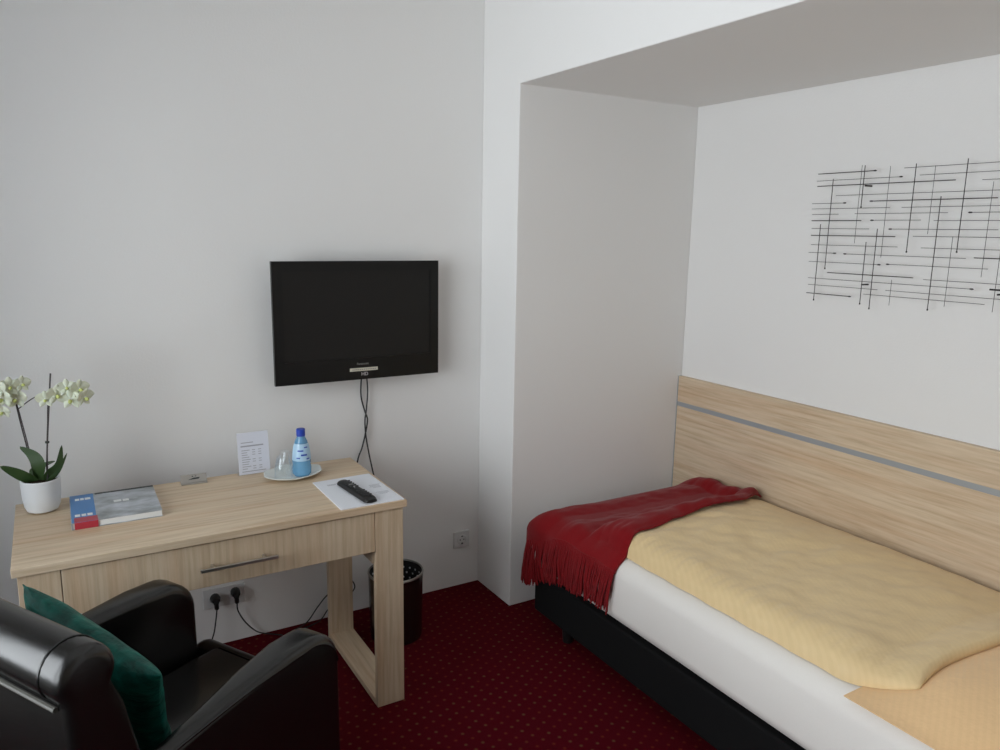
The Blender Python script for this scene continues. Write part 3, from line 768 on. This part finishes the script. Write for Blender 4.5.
# back with a roll on top
prof = [(-.36, .11), (-.384, .815)] + arc(-.338, .860, .057, 215, -35, 16) + [(-.270, .775), (-.20, .44), (-.20, .11)]
bm = bmesh.new(); prism(bm, prof, 1, -.298, .285); bmesh.ops.recalc_face_normals(bm, faces=bm.faces); round_edges(bm, .022, 60); back = chair('backrest', bm, angle=60)
bm = bmesh.new(); tube(bm, [(-.388, -.272, .815), (-.388, .265, .815)], .0055, 8); tag(obj('piping', bm, M_PIPING, back, world=False), 'grey piping under the roll')
bm = bmesh.new()
ring = [(x, -.238, z) for x, z in arc(-.338, .860, .0575, 215, -30, 18)]; tube(bm, ring, .0022, 6); 
obj('roll_seam', bm, M_LEATHER, back, world=False)
bm = rbox(-.20, .355, -.204, .204, .30, .445, .035)
chair('seat_cushion', bm, angle=60)
bm = rbox(.285, .360, -.245, .262, .30, .445, .030); 
chair('seat_front', bm, angle=60)
chair('seat_frame', rbox(-.34, .33, -.199, .199, .10, .305, .02), angle=60)
for x in (-.30, .27):
    for y in (-.25, .25):
        bm = bmesh.new(); lathe(bm, [(0, 0), (.018, 0), (.026, .101), (0, .101)], (x, y, 0), 16); chair('leg', bm, M_BLACK)

# green cushion leaning on the backrest
cu = empty('throw_pillow', (0, 0, 0), 'emerald green velvet cushion leaning on the back of the armchair', 'cushion')
def cushion(hw, hh, th):
    bm = bmesh.new()
    def f(u, v, s):
        a, b = 2*u-1, 2*v-1
        pin = 1-.10*(1-a*a)*(b*b)-0; pin2 = 1-.10*(1-b*b)*(a*a)
        e = max(0, (1-a**4)*(1-b**4))**.55
        z = s*(th*e+.001)+.006*nz(a*2.2, b*2.2, s)*e*2
        return Vector((a*hw*pin2, b*hh*pin, z))
    grid_solid(bm, 40, 40, lambda u, v: f(u, v, 1), lambda u, v: f(u, v, -1))
    return bm
bm = cushion(.230, .150, .045)
obj('cushion_cover', bm, M_VELVET, cu, world=False, angle=80)
# cushion frame: local x = sideways, local y = up, local z = forward
fw = Vector((math.cos(CHA), math.sin(CHA), 0)); lf = Vector((-math.sin(CHA), math.cos(CHA), 0)); upv = Vector((0, 0, 1))
tilt = .22
U = (upv*math.cos(tilt) - fw*math.sin(tilt)); F3 = (fw*math.cos(tilt) + upv*math.sin(tilt))
roll = -.22
Xa = (-lf)*math.cos(roll) + U*math.sin(roll); Ya = U*math.cos(roll) - (-lf)*math.sin(roll)
Mx = Matrix((Xa, Ya, -F3 if Xa.cross(Ya).dot(F3) < 0 else F3)).transposed()
cu.rotation_euler = Mx.to_euler()
cu.location = Vector((-1.516, -1.124, 0)) + fw*(-.118) + lf*.045 + upv*.635

# ------------------------------------------------------------------ light
w = bpy.data.worlds.new('World'); S.world = w; w.use_nodes = True
w.node_tree.nodes['Background'].inputs[0].default_value = (.80, .90, 1, 1); w.node_tree.nodes['Background'].inputs[1].default_value = 1.0
def area(name, loc, rot, sx, sy, power, col):
    L = bpy.data.lights.new(name, 'AREA'); L.shape = 'RECTANGLE'; L.size = sx; L.size_y = sy; L.energy = power; L.color = col
    o = bpy.data.objects.new(name, L); COL.objects.link(o); o.location = loc; o.rotation_euler = rot; return o
area('window_daylight', (XL-.22, (WY0+WY1)/2, (WZ0+WZ1)/2), (0, -PI/2, 0), WZ1-WZ0, WY1-WY0, 60, (.955, .975, 1))

# ------------------------------------------------------------------ camera
yaw, pitch, rl = -.541, -.1869, .0172
F = Vector((-math.sin(yaw)*math.cos(pitch), math.cos(yaw)*math.cos(pitch), math.sin(pitch)))
R = F.cross(Vector((0, 0, 1))).normalized(); Uc = R.cross(F)
R2 = R*math.cos(rl)+Uc*math.sin(rl); U2 = Uc*math.cos(rl)-R*math.sin(rl)
cam = bpy.data.cameras.new('camera'); co = bpy.data.objects.new('camera', cam); COL.objects.link(co)
cam.sensor_width = 36; cam.lens = 759.7*36/1000; cam.clip_start = .02
co.matrix_world = Matrix.Translation((-1.6751, -2.9682, 1.6497)) @ Matrix((R2, U2, -F)).transposed().to_4x4()
S.camera = co
S.view_settings.view_transform = 'Standard'; S.view_settings.look = 'None'; S.view_settings.gamma = 1; S.view_settings.use_curve_mapping = False
S.view_settings.exposure = 0.40
S.cycles.transparent_max_bounces = 32; S.cycles.max_bounces = 10; S.cycles.diffuse_bounces = 6
